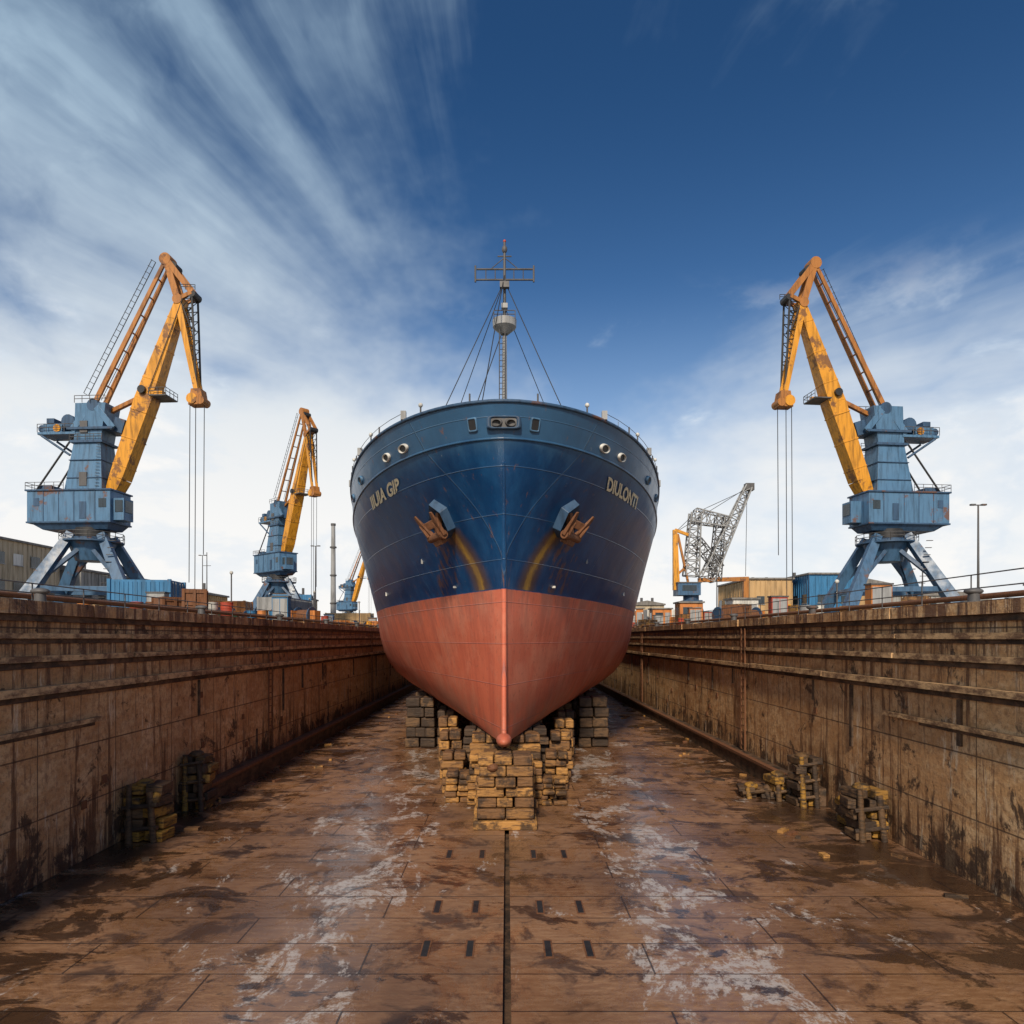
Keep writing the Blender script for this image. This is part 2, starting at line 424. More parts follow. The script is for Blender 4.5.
k=MB()
pts=[Vector((0,hull(0,zv)[1]-.0,zv)) for zv in [2.5+.4*i for i in range(24)]]
for i,(p,q) in enumerate(zip(pts,pts[1:])):
    w=lambda zv: .09 if zv<7.7 else .09-.05*(zv-7.7)/4.5
    k.tube(p,q,w(p.z),'hull',r1=w(q.z),n=14)
k.ball((0,23.45,2.58),(.26,.6,.22),'hull',20,12)
k.obj('stem_bar',ship)
k=MB()
for sx in(-1,1):
    top=[Vector(hull(q,13.5)) for q in ts]; kn=[Vector(hull(q,12.4)) for q in ts]
    for rr,r,off in((top,.06,0),(kn,.045,0)):
        P=[Vector((v.x*sx,v.y,v.z)) for v in rr]+[Vector((rr[-1].x*sx,108,rr[-1].z))]
        P=[P[0]]+[p for i,p in enumerate(P) if i>0 and (p-P[0]).length>.1]
        k.path(P,r,'cblue2' if r>.055 else 'hull',6)
    acc=0;prev=None;posts=[]
    for q in[ i/600 for i in range(601)]:
        v=Vector(hull(q,13.5));v.x*=sx
        if prev is not None:
            acc+=(v-prev).length
            if acc>1.0 : acc=0; posts.append(v.copy())
        prev=v
    for i,v in enumerate(posts):
        hgt=.30 if v.y<30 else .42
        if i%3!=1: k.tube(v,v+Vector((0,0,hgt)),.03,'dgrey',n=5)
        if i%4==2: k.ball(v+Vector((0,0,hgt)),.08,'white',8,6)
        if i%5==3: k.rbox(v+Vector((0,0,.18)),(.18,.18,.3),'grey')
    for i,(p,q) in enumerate(zip(posts[3:],posts[4:])):
        k.tube(p+Vector((0,0,.28)),q+Vector((0,0,.28)),.012,'dgrey',n=4)
k.obj('bulwark_rail',ship)
def ringpatch(mb,x,z,a,bb,depth=.12,kk='grey',fill='black',square=False):
    n=28
    def fp(s,i,off):
        u=2*math.pi*i/n; p0,n0=onhull(x,z,0)
        side=n0.cross(Vector((0,0,1))).normalized(); up=side.cross(n0).normalized()
        if square:
            cx=math.copysign(abs(math.cos(u))**.3,math.cos(u));cz=math.copysign(abs(math.sin(u))**.3,math.sin(u))
        else: cx,cz=math.cos(u),math.sin(u)
        return p0+side*(a*s*cx)+up*(bb*s*cz)+n0*off
    vs=[];
    for s_,o_ in((1.32,-.1),(1.32,depth*.5),(1.15,depth),(1.0,depth*.7),(.97,.03)):
        vs+=[fp(s_,i,o_) for i in range(n)]
    fs=[(j*n+i,j*n+(i+1)%n,(j+1)*n+(i+1)%n,(j+1)*n+i) for j in range(4) for i in range(n)]
    mb.add(vs,fs,kk,True); mb.add([fp(.98,i,.035) for i in range(n)],[list(range(n))],fill)
k=MB()
ringpatch(k,0,12.86,.42,.16,.10,'cblue2','dgrey',True)
for s_ in(-1,1):
    ringpatch(k,s_*.2,12.86,.13,.085,.15,'dgrey','black')
    ringpatch(k,s_*1.0,12.86,.13,.17,.07,'cblue','black',True)
    ringpatch(k,s_*3.55,12.72,.24,.12,.10,'white','black')
    ringpatch(k,s_*4.35,12.72,.24,.12,.10,'white','black')
    ringpatch(k,s_*6.1,12.78,.30,.14,.08,'cblue','black')
    ringpatch(k,s_*7.1,12.78,.34,.14,.08,'cblue','black')
k.obj('fairleads',ship)
k=MB()
for s_ in(-1,1):
    p0,n0=onhull(s_*2.15,10.25,0)
    up=(Vector((0,0,1))-n0*n0.z).normalized(); side=n0.cross(up).normalized()
    if side.x*s_<0: side=-side
    def L(a,b2,c2): return p0+side*a+up*b2+n0*c2
    ring0=[(-.62,.55),(-.05,1.05),(.62,.35),(.62,-.4),(.1,-.7),(-.55,-.35)]
    vs=[L(a,b2,-.5) for a,b2 in ring0]+[L(a*.78,b2*.8,.34) for a,b2 in ring0]+[L(a*.5,b2*.5,.12) for a,b2 in ring0]
    n=6; fs=[(i,(i+1)%n,n+(i+1)%n,n+i) for i in range(n)]+[(n+i,n+(i+1)%n,2*n+(i+1)%n,2*n+i) for i in range(n)]+[[12,13,14,15,16,17]]
    k.add(vs,fs,'cblue2')
    k.beam(L(-.05,.4,.1),L(.12,-.35,.5),.2,.2,'rust',up=side)
    k.tube(L(-.42,-.30,.52),L(.66,-.36,.52),.16,'rust',n=10)
    for a,tip in((-.30,-.42),(.52,.80)):
        q0=L(a,-.3,.52);q1=L(tip,.62,.62)
        k.beam(q0,q1,.40,.16,'rust',.14,.06,up=side)
        k.beam(L(a,-.25,.62),L((a+tip)/2,.25,.70),.10,.16,'rust',.04,.05,up=side)
    k.beam(L(-.2,-.52,.5),L(.42,-.58,.5),.26,.2,'rust',up=n0)
    k.beam(L(.05,.15,.3),L(.62,.10,.55),.12,.3,'rust',up=n0)
k.obj('anchors',ship,bevel=.03)
def lettering(txt,x0,x1,zc,h):
    cu=bpy.data.curves.new('t','FONT');cu.body=txt;cu.extrude=0;cu.offset=.035
    o=bpy.data.objects.new('t',cu);C.objects.link(o)
    bpy.context.view_layer.update()
    dg=bpy.context.evaluated_depsgraph_get();me=bpy.data.meshes.new_from_object(o.evaluated_get(dg))
    bpy.data.objects.remove(o)
    bm=bmesh.new();bm.from_mesh(me)
    xs=[v.co.x for v in bm.verts];ys=[v.co.y for v in bm.verts];a0,a1=min(xs),max(xs);b0,b1=min(ys),max(ys)
    bmesh.ops.triangulate(bm,faces=bm.faces)
    for v in bm.verts:
        u=(v.co.x-a0)/(a1-a0);w=(v.co.y-b0)/(b1-b0)
        v.co=onhull(x0+(x1-x0)*u,zc+(w-.5)*h,.035)[0]
    bm.to_mesh(me);bm.free();me.materials.clear();me.materials.append(M['letters'])
    o=bpy.data.objects.new('name_lettering',me);C.objects.link(o);o.parent=ship
lettering('IIUIA GIB',-5.65,-3.9,11.8,.40)
lettering('DIULONTI',3.85,5.6,11.8,.40)
k=MB()
for s_ in(-1,1):
    p,n0=onhull(s_*1.9,8.0,.02); k.rbox(p,(.16,.04,.08),'white')
    p,n0=onhull(s_*3.4,9.2,.02); k.rbox(p,(.08,.04,.2),'grey')
    p,n0=onhull(s_*6.3,8.4,.02); k.rbox(p,(.08,.08,.2),'white')
k.obj('hull_marks',ship)
# foremast
k=MB(); my=30; bz=12.2
k.tube((0,my,bz),(0,my,18.9),.14,'grey',.10,n=10); k.tube((0,my,18.9),(0,my,23.0),.08,'dgrey',.05,n=8)
k.taper((0,my,bz),(.55,.55),(0,my,bz+1.6),(.35,.35),'white')
k.tube((0,my,19.0),(0,my,19.3),.16,'grey',.50,n=16);k.tube((0,my,19.3),(0,my,19.6),.50,'grey',.52,n=16);k.rail([(-.45,my-.4,19.5),(.45,my-.4,19.5)],.35,.02,'dgrey',.3)
k.rail([(-.45,my+.4,19.5),(.45,my+.4,19.5)],.35,.02,'dgrey',.3)
k.box(-.13,.13,my-.35,my-.1,20.0,20.2,'grey')
for zz_,hw in((21.35,1.27),(21.8,1.2)): k.tube((-hw,my,zz_),(hw,my,zz_),.04,'dgrey',n=6)
for xx in(-1.25,1.25): k.tube((xx,my,21.25),(xx,my,21.95),.045,'dgrey',n=6)
for xx in(-.8,-.4,.4,.8): k.tube((xx,my,21.35),(xx,my,21.8),.02,'dgrey',n=4)
k.tube((-.6,my,21.8),(0,my,22.3),.02,'dgrey',n=4);k.tube((.6,my,21.8),(0,my,22.3),.02,'dgrey',n=4)
k.tube((-.3,my,22.35),(.3,my,22.35),.03,'dgrey',n=5);k.ball((0,my,22.65),(.12,.12,.18),'dgrey',8,6);k.ball((0,my,23.0),.07,'red',8,6)
k.box(-.2,.2,my-.3,my-.1,20.9,21.15,'dgrey')
for xx,yy,zt in((-3.2,27.5,21.3),(3.1,27.5,21.3),(-1.9,28.2,19.4),(-1.0,25,21.6),(3.6,34,20.2),(-4.0,36,21.3)):
    k.tube((xx,yy,13.2),(0,my,zt),.02,'black',n=4)
for i in range(26):
    k.tube((-.22,my-.22,13+i*.24),(.02,my-.22,13+i*.24),.015,'dgrey',n=4)
k.tube((-.22,my-.22,12.5),(-.22,my-.22,19.2),.02,'dgrey',n=4); k.tube((.02,my-.22,12.5),(.02,my-.22,19.2),.02,'dgrey',n=4)
k.obj('foremast',ship)
k=MB()
for xx,yy,hh in((-1.1,28,2.4),(-.8,28,2.0),(-2.2,27,1.7),(.9,29,2.4),(2.1,28,1.8),(-.45,27,2.4),(.4,28,2.7)):
    k.tube((xx,yy,12.3),(xx,yy,12.3+hh),.09,'grey',n=8); k.ball((xx,yy,12.3+hh),.13,'grey',10,7)
k.tube((5.35,33,12),(5.35,33,16.2),.025,'dgrey',.012,n=5)
k.box(-1.0,-.4,27.6,28.8,12.2,14.7,'dgrey'); k.box(.4,1.2,27.5,28.5,12.2,14.4,'grey'); k.rail([(-1,27.6,14.7),(-.4,27.6,14.7)],.4,.02,'dgrey',.3)
k.obj('deck_gear',ship)
k=MB()
for i in range(4): k.box(-6,6,46+i*12,56+i*12,11.4,12.7,'deck')
k.obj('hatch_covers',ship)
k=MB()
for i,(hw,y0) in enumerate(((8,98),(7.6,99),(7.6,99),(7,100),(8.4,100.5))):
    z0=11.4+i*2.6; k.box(-hw,hw,y0,114,z0,z0+2.5,'white'); k.box(-hw-.3,hw+.3,y0-.5,114.3,z0+2.5,z0+2.6,'grey')
    for j in range(9): k.box(-hw+1+j*(2*hw-2.6)/8,-hw+1.6+j*(2*hw-2.6)/8,y0-.03,y0,z0+1,z0+1.8,'glass')
k.box(-2,2,108,112,24.4,29,'blueb'); k.tube((0,104,24.4),(0,104,31),.2,'white')
k.obj('superstructure',ship)

# ------------------------------------------------------------------ keel blocks
def crib(mb,cx,cy,w,dd,h,rows,k='timber',jit=.05,unit=.62):
    hh=h/rows
    for r in range(rows):
        z0=r*hh
        ww=w*(1-.015*r)
        if r%2==0:
            n=max(2,round(w/unit)+random.choice((-1,0,0))) if w>1.3 else 2
            cuts=[0]+sorted((i+random.uniform(-.15,.15))/n for i in range(1,n))+[1]
            for i in range(n):
                a,b2=cuts[i]*ww,cuts[i+1]*ww
                mb.rbox((cx-ww/2+(a+b2)/2,cy+random.uniform(-jit,jit)*1.6,z0+hh/2),((b2-a)*.93,dd*random.uniform(.9,1.08),hh*random.uniform(.86,.97)),k,random.uniform(-.05,.05),0,random.uniform(-.02,.02))
        else:
            for yy in(-1,1):
                nn=random.choice((1,2,2,3))
                for q in range(nn):
                    mb.rbox((cx-ww/2+ww*(q+.5)/nn+random.uniform(-jit,jit)*.5,cy+yy*dd*.32+random.uniform(-jit,jit),z0+hh/2),(ww*.96/nn,dd*.34,hh*random.uniform(.84,.96)),k,random.uniform(-.04,.04))
    
k=MB()
k.rbox((-.05,22.35,.14),(2.0,1.1,.28),'timber')
crib(k,-.05,22.4,1.86,1.0,2.32,7,jit=.08)
k.ball((-.45,21.9,1.95),(.2,.2,.14),'rust',10,6)
k.obj('keel_block_stack',bevel=.07)
for i,cy in enumerate([23.9,25.4,26.9,28.6,30.4,32.4,34.5,37,39.5,42,45,48,52,56,60,65,70,76,82,90,98,106]):
    k=MB()
    w=1.9+min(1.8,(cy-22)*.28)
    kk='timber' if cy<27 else 'timberd'  # stacks further back take the darker timber
    crib(k,-.05,cy,w if i%2 else w*.88,1.05,2.0-.1*(i%2) if cy<26 else 2.36,7,kk,.16)
    k.obj('keel_block_stack',bevel=.05 if cy<36 else 0)
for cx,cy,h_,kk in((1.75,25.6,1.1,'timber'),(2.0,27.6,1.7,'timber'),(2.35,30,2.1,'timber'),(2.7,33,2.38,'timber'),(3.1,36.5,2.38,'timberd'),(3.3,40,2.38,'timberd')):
    for s_ in(-1,1):
        k=MB(); crib(k,s_*cx-.05,cy+random.uniform(-.3,.3),.95,.95,h_+random.uniform(-.2,0),5,kk,.14); k.obj('side_keel_block_stack',bevel=.06)
for cy in(39,43,47,52,58,65,75,88):
    for s_ in(-1,1):
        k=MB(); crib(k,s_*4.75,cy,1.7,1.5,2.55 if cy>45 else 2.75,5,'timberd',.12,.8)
        k.obj('bilge_block_stack',bevel=.06)

def sidestack(cx,cy,w,h,n=5,kk='timbery'):
    k=MB(); hh=h/n
    for r in range(n):
        sh=random.uniform(-.08,.08)
        for q in(-1,1):
            k.rbox((cx+sh+q*w*.25+random.uniform(-.06,.06),cy+random.uniform(-.12,.12),r*hh+hh/2),(w*random.uniform(.36,.5),.8*random.uniform(.8,1.1),hh*random.uniform(.75,.97)),kk if random.random()<.55 else 'timberd',random.uniform(-.25,.25),0,random.uniform(-.1,.1))
        if r%2: k.tube((cx-w*.5,cy-.46,r*hh),(cx+w*.42,cy-.5,r*hh+.12),.07,'timberd')
    k.tube((cx-w*.3,cy-.52,0),(cx-w*.34,cy-.42,h*1.02),.11,'timbery',.08); k.tube((cx+w*.32,cy-.5,0),(cx+w*.2,cy-.45,h*.9),.10,'timberd')
    k.ball((cx-w*.1,cy,h),(.26,.3,.14),'timbery',10,6)
    k.ball((cx+w*.3,cy-.3,h*.75),(.16,.2,.22),'timbery',10,6)
    k.obj('side_block_stack',bevel=.08)
sidestack(-10.72,21.0,1.15,1.65); sidestack(-10.85,24.7,.9,1.9,6)
sidestack(10.78,21.1,1.05,1.5); sidestack(10.7,25.2,.8,1.75,6); sidestack(10.2,26.2,.7,.9,3); sidestack(9.4,26.6,1.2,.4,2,'timberd')
sidestack(11.0,22.6,.6,.8,3)
k=MB()
for i in range(60):
    s_=random.choice((-1,1)); xx=s_*random.uniform(8.5,11); yy=random.uniform(16,60)
    k.rbox((xx,yy,.04),(random.uniform(.08,.5),random.uniform(.06,.2),.08),random.choice(['timberd','rust','timber']),random.uniform(0,3))
k.obj('floor_debris')

# ------------------------------------------------------------------ cranes
def crane(name,loc,yaw,base_yaw,sc):
    root=empty(name,loc,0,sc)
    p=MB()
    for a in(-1,1):
        for c2 in(-1,1):
            p.beam((a*56,c2*46,4),(a*14,c2*14,92),13,12,'cblue3',8,8)
            p.box(a*58-13,a*58+13,c2*48-5,c2*48+5,0,9,'cblue2')
            for q in(-9,9): p.tube((a*58+q,c2*48-6,4),(a*58+q,c2*48+6,4),4.5,'black',n=12)
            p.beam((a*36,c2*31,44),(0,c2*12,84),4,4,'cblue2')
    for c2 in(-1,1):
        p.beam((-40,c2*34,36),(40,c2*34,36),4,5,'cblue3'); p.beam((c2*40,-34,36),(c2*40,34,36),4,5,'cblue3')
    p.tube((0,0,66),(0,0,84),15,'cblue3',22,n=20); p.tube((0,0,84),(0,0,89),22,'cblue2',22,n=20)
    p.tube((0,0,89),(0,0,99),16,'black',16,n=20)
    n=14;P=[(29*math.cos(i*2*math.pi/n),29*math.sin(i*2*math.pi/n),86) for i in range(n+1)]
    p.rail(P,8,.4,'dgrey',14)
    p.tube((0,0,84.5),(0,0,86),29,'cblue2',29,n=20)
    for i in range(11): p.beam((26-i*1.2,-30,84-i*7),(32-i*1.2,-30,84-i*7),2,.6,'dgrey')
    p.obj('portal',root,rz=base_yaw,bevel=.35)
    p=MB()
    p.taper((-10,0,97),(34,12),(-13,0,104),(42,17),'cblue2')
    p.box(-57,30,-17,17,104,135,'cblue')
    p.box(-58.5,31.5,-18.5,18.5,135,136.6,'cblue2'); p.box(-57.8,30.8,-17.8,17.8,103,104.6,'cblue2')
    for s_ in(-1,1):
        for xx in(-40,-24,-8,14): p.box(xx,xx+.7,*sorted((s_*17,s_*17.5)),105,134.9,'cblue2')
        p.box(-2,5,*sorted((s_*17,s_*17.5)),107,124,'cblue2')
        p.box(-50,-44,*sorted((s_*17,s_*17.4)),120,128,'cblue2'); p.box(18,26,*sorted((s_*17,s_*17.4)),118,127,'glass')
    for a0,b0 in(((-58,-18,136.6),(-18,-18,136.6)),((-58,18,136.6),(-18,18,136.6)),((-58,-18,136.6),(-58,18,136.6))): p.rail([a0,b0],7,.35,'dgrey',9)
    p.box(30,41,-12,4,106,128,'cblue'); p.box(41,41.6,-10,2,114,126,'glass'); p.box(32,40,-12.5,-12,114,126,'glass')
    p.box(-50,-36,-10,10,136.6,142,'cblue2')
    p.taper((0,0,133),(20,15),(2,0,186),(14,11),'cblue'); p.taper((2,0,186),(14,11),(6,0,224),(16,12),'cblue')
    p.box(-15,19,-13.5,13.5,184,186.5,'cblue2')
    for zz in(148,166): p.box(-18.5+(zz-138)*.1,21-(zz-138)*.1,-15.4+(zz-138)*.06,15.4-(zz-138)*.06,zz,zz+.9,'cblue2')
    p.box(-4,4,-15,-13,140,154,'dgrey'); p.box(-5,3,-12.6,-11,194,206,'dgrey')
    for i in range(14): p.beam((13,-15.5+i*.2,140+i*3.3),(17,-15.5+i*.2,140+i*3.3),.6,.4,'dgrey')
    p.rail([(-15,-13.5,186.5),(19,-13.5,186.5)],6,.35,'dgrey',8)
    p.box(-18,30,-14,14,197,199.5,'cblue2'); p.box(-50,-10,-12,12,193,195.5,'cblue'); p.box(-46,-26,-9,9,195.5,205,'cblue')
    p.box(-42,-34,-9.6,9.6,205,210,'cblue2'); p.tube((-20,-9,207),(-20,9,207),7,'cblue2',n=14); p.tube((-31,-10,200),(-31,10,200),4,'yellow')
    p.tube((-48,-8,200),(-48,8,200),4,'cblue2',n=12)
    p.rail([(-50,-12,195.5),(-12,-12,195.5)],8,.4,'dgrey',8);p.rail([(-50,12,195.5),(-12,12,195.5)],8,.4,'dgrey',8)
    p.rail([(-10,-13,224),(22,-13,224)],7,.4,'dgrey',8)
    for s_ in(-1,1):
        p.beam((-14,s_*11,196),(8,s_*10,226),2.5,7,'cblue'); p.beam((30,s_*12,198),(8,s_*10.5,224),2.5,6,'cblue')
        p.tube((-14,s_*10,190),(-50,s_*12,138),1.0,'black'); p.tube((-46,s_*11,192),(-16,s_*11,172),1.2,'cblue2')
    p.tube((8,-12,222),(8,12,222),6,'cblue2',n=16)
    p.rbox((33,0,202),(11,17,14),'cblue2',0,0,.3)
    y='yellow'
    p.beam((20,0,128),(30,0,150),14,9,y,17,14); p.beam((30,0,150),(58,0,228),17,14,y,16,18); p.beam((58,0,228),(95,0,330),16,18,y,10,8)
    for f in(.2,.5,.8):
        c0=Vector((58,0,228)).lerp(Vector((95,0,330)),f);w=18-10*f; p.beam(c0-Vector((.2,0,.6)),c0+Vector((.2,0,.6)),16.6-6*f,w+.8,y)
    for f in(.15,.5,.85):
        c0=Vector((30,0,150)).lerp(Vector((58,0,228)),f);w=14+4*f; p.beam(c0-Vector((.2,0,.6)),c0+Vector((.2,0,.6)),17.6,w+.8,y)
    p.tube(Vector((64,-9,234)),Vector((100,-6,332)),.5,'black',n=5)
    p.tube((20,-15,128),(20,15,128),6,'cblue2',n=14)
    p.beam((10,0,214),(60,0,236),4,4,'ochre'); p.tube((58,-11,237),(58,11,237),4,'black',n=12)
    p.box(66,84,-11,11,230,231.3,'dgrey');p.rail([(66,-11,231),(84,-11,231),(84,11,231)],7,.4,'dgrey',7);p.box(70,79,-9,-3,231,236,'yellow')
    for s_ in(-1,1):
        p.beam((8,s_*7,226),(80,s_*4.5,368),2.5,5,'ochre',2,3.6)
    for i in range(9):
        f=i/8;c0=Vector((8,0,226)).lerp(Vector((80,0,368)),f);w=7-2.5*f;p.beam(c0-Vector((0,w,0)),c0+Vector((0,w,0)),1.3,1.3,'ochre')
    p.tube(Vector((2,-9,232)),Vector((70,-5,366)),.5,'black',n=5)
    p.tube(Vector((-3,-9,235)),Vector((66,-5,369)),.4,'black',n=5)
    for i in range(24):
        f=i/23;c0=Vector((2,-9,232)).lerp(Vector((70,-5,366)),f);p.tube(c0,c0+Vector((-5,0,3)),.35,'black',n=4)
    A=(80,0,370);B=(93,0,328);D=(108,0,334);T=(112,0,236)
    for s_ in(-1,1):
        q=lambda v,w:(v[0],s_*w,v[2])
        p.beam(q(A,5),q(D,6),2.5,6,'ochre',2.5,5); p.beam(q(A,5),q(B,5),2.5,6.5,'ochre')
        p.beam(q(B,5),q(D,6),2.5,4,'ochre'); p.beam(q(D,6),q(T,4.5),1.4,1.8,'black'); p.beam(q(B,5),q(T,4.5),3,6.5,'yellow',2.5,4.5)
        p.beam(q(A,5),(106,s_*5,300),1.1,1.1,'black')
    for i in range(10):
        f=i/10;g2=(i+.5)/10
        a0=Vector(B).lerp(Vector(T),f);b0=Vector(D).lerp(Vector(T),g2)
        for s_ in(-5,5): p.tube(a0+Vector((0,s_,0)),b0+Vector((0,s_,0)),.6,'black',n=4); p.tube(b0+Vector((0,s_,0)),Vector(B).lerp(Vector(T),(i+1)/10)+Vector((0,s_,0)),.5,'black',n=4)
    p.tube((80,-6.5,369),(80,6.5,369),6,'ochre',n=16);p.tube((88,-6,362),(88,6,362),4,'black',n=12)
    p.tube((93,-7,328),(93,7,328),5,'ochre',n=14); p.tube((108,-7,333),(108,7,333),4,'black',n=12)
    p.rail([(97,-7,337),(112,-7,336)],5,.4,'black',5)
    p.taper((112,0,222),(8,6),(112,0,238),(5,6),'ochre'); p.tube((108,-7,228),(108,7,228),5.5,'yellow',n=14); p.tube((117,-7,226),(117,7,226),4.2,'ochre',n=14)
    for xx,z0 in((103,44),(109,18),(118,72)): p.tube((xx,0,224),(xx-1,0,z0),.5,'black',n=4)
    p.taper((108,0,14),(2,2),(108,0,22),(3,3),'yellow')
    for a0 in((80,5,369),(80,-3,372)): p.tube(a0,(6,a0[1],232),.4,'black',n=4)
    p.obj('slewing_crane_upper',root,rz=yaw,bevel=.3)
    return root
G=TOP-.02
r_=math.radians
crane('harbour_crane',(-29.6,50,G),r_(-4),r_(10),.0700)
crane('harbour_crane',(27.1,50,G),r_(180+6),r_(-8),.0690)
crane('harbour_crane',(-27.0,83,G),r_(-42),r_(12),.0672)
crane('harbour_crane',(-40.5,180,G),r_(-30),r_(10),.062)

def lattice_crane():
    root=empty('lattice_boom_crane',(26.3,100,G))
    p=MB()
    for a in(-1,1):
        for c2 in(-1,1): p.beam((a*2.0,c2*2,0),(a*.9,c2*.9,4),.5,.5,'cblue2')
    p.box(-1.3,1.3,-1.3,1.3,4,4.5,'cblue2'); p.tube((0,0,4.5),(0,0,5.2),1.1,'cblue2',n=14)
    p.box(-2.2,1.0,-1.5,1.5,5.2,6.9,'cblue3'); p.box(-2.3,1.1,-1.6,1.6,6.9,7.05,'dgrey'); p.box(-1.6,.4,-1.53,-1.5,5.8,6.6,'glass')
    p.beam((-2.1,0,6),(-2.3,0,14.6),.8,.9,'yellow',.5,.6); p.beam((-2.3,0,14.6),(-.2,0,13.8),.4,.4,'yellow')
    p.beam((-.4,0,7),(-1.9,0,14),.3,.3,'ochre'); p.beam((-2.2,0,8),(-.4,0,9.6),.3,.3,'ochre')
    p.lattice((0,0,8),(.6,0,17.0),1.9,1.4,8,.12,'grey'); p.lattice((.4,0,16.6),(5.6,0,15.6),1.9,1.4,5,.11,'grey')
    p.lattice((2.2,0,7.5),(8.2,0,20.8),1.9,.9,12,.12,'grey'); p.lattice((.8,0,13),(4.0,0,9),1.3,1.3,5,.09,'dgrey')
    p.lattice((3.4,0,7.6),(4.2,0,16.6),1.5,1.2,8,.09,'dgrey')
    p.beam((1,0,7.4),(8.2,0,7.6),.5,.6,'ochre'); p.beam((7.8,0,7.6),(7.8,0,1.5),.6,.7,'ochre')
    for a0,b0 in(((-2.3,0,14.2),(8,0,20.6)),((-2.3,0,14.2),(.6,0,17)),((8,0,20.4),(7.8,0,8)),((.6,0,17),(8,0,20.4))): p.tube(a0,b0,.04,'black',n=4)
    p.box(7.7,8.9,-.5,.5,20.2,21.2,'dgrey')
    p.obj('crane_structure',root)
lattice_crane()

# ------------------------------------------------------------------ buildings
def warehouse(name,x0,x1,y0,y1,h,k,roofk='roof',gable=1.2,band=None,doors=True):
    root=empty(name,(0,0,0)); p=MB(); z0=G
    p.box(x0,x1,y0,y1,z0,z0+h,k)
    cx=(x0+x1)/2
    n=int((x1-x0)/.8)
    for i in range(n+1):
        xx=x0+i*(x1-x0)/n; p.box(xx-.05,xx+.05,y0-.08,y0-.001,z0,z0+h-.01,k)
    n=int((y1-y0)/.8)
    for s_,xx in((-1,x0),(1,x1)):
        for i in range(n+1):
            yy=y0+i*(y1-y0)/n; p.box(*sorted((xx+s_*.001,xx+s_*.08)),yy-.05,yy+.05,z0,z0+h-.01,k)
    p.obj('walls',root)
    p=MB()
    vs=[(x0-.3,y0-.3,z0+h),(x1+.3,y0-.3,z0+h),(x1+.3,y1+.3,z0+h),(x0-.3,y1+.3,z0+h),(x0-.3,y0-.3,z0+h+.25),(x1+.3,y0-.3,z0+h+.25),(x1+.3,y1+.3,z0+h+.25),(x0-.3,y1+.3,z0+h+.25)]
    p.add(vs,MB.HEX,roofk)
    if gable: 
        p.add([(x0-.3,y0-.3,z0+h+.25),(x1+.3,y0-.3,z0+h+.25),(cx,y0-.3,z0+h+.25+gable),(x0-.3,y1+.3,z0+h+.25),(x1+.3,y1+.3,z0+h+.25),(cx,y1+.3,z0+h+.25+gable)],[(0,1,2),(3,5,4),(1,4,5,2),(0,2,5,3)],roofk)
    for i in range(3): p.tube((x0+1+i*(x1-x0-2)/2,(y0+y1)/2,z0+h),(x0+1+i*(x1-x0-2)/2,(y0+y1)/2,z0+h+gable+1),.25,'dgrey')
    p.obj('roof',root)
    p=MB()
    nx=max(2,int((x1-x0)/3)); 
    for fl in range(max(1,int(h/3.3))):
        zz=z0+1.2+fl*3.2
        for i in range(nx):
            xx=x0+(i+.5)*(x1-x0)/nx
            if fl==0 and doors and i%3==1: p.box(xx-1.1,xx+1.1,y0-.12,y0-.09,z0,z0+2.9,'blueb')
            else: p.box(xx-.6,xx+.6,y0-.12,y0-.09,zz,zz+1.2,'glass'); p.box(xx-.7,xx+.7,y0-.16,y0-.09,zz-.1,zz-.01,'grey')
        ny=max(2,int((y1-y0)/3))
        for s_,xx in((-1,x0),(1,x1)):
            for i in range(ny):
                yy=y0+(i+.5)*(y1-y0)/ny
                p.box(*sorted((xx+s_*.09,xx+s_*.13)),yy-.8,yy+.8,zz,zz+1.3,'glass' if (i+fl)%4 else 'white')
                p.box(*sorted((xx+s_*.09,xx+s_*.17)),yy-.9,yy+.9,zz-.1,zz-.01,'grey')
    p.obj('windows_and_doors',root)
warehouse('warehouse',-75,-57,62,89,10.3,'cream',gable=1.0)
warehouse('warehouse',-72,-56,92,120,8.0,'greyb',gable=1.4)
warehouse('workshop_building',-52,-44,98,110,5.5,'tan',gable=.8)
warehouse('workshop_building',-44,-38,128,140,6.5,'cream')
warehouse('warehouse',37.5,44,108,124,8.2,'tan',gable=.0)
warehouse('warehouse',45,52,104,120,8.6,'blueb',gable=.0)
warehouse('workshop_building',52.5,60,110,124,7.5,'tan',gable=.8)
warehouse('workshop_building',22,28,125,135,5.0,'cream',gable=.6)
warehouse('workshop_building',72,84,85,97,6.4,'tan',gable=1.0)
warehouse('warehouse',62,90,130,150,7,'greyb')

def container(x,y,rz,k,L=6.1,z=0):
    p=MB(); w=2.44;h=2.6
    p.box(-L/2,L/2,-w/2,w/2,.12,h,k)
    n=int(L/.28)
    for i in range(n):
        xx=-L/2+.2+i*(L-.4)/n
        for s_ in(-1,1): p.box(xx,xx+.13,*sorted((s_*w/2,s_*(w/2+.04))),.2,h-.12,k)
    for a in(-1,1):
        for c2 in(-1,1): p.box(a*L/2-.09,a*L/2+.09,c2*w/2-.09,c2*w/2+.09,0,h+.04,k)
        p.box(a*(L/2)-.03,a*L/2+.03,-w/2,w/2,0,.16,k)
    for q in(-.8,-.35,.35,.8): p.tube((L/2+.06,q,.2),(L/2+.06,q,h-.1),.03,'grey',n=5)
    p.obj('shipping_container',None,(x,y,G+z),rz)
container(-21.8,42.5,r_(6),'blueb',3.4); container(-27.5,66,r_(4),'orange')
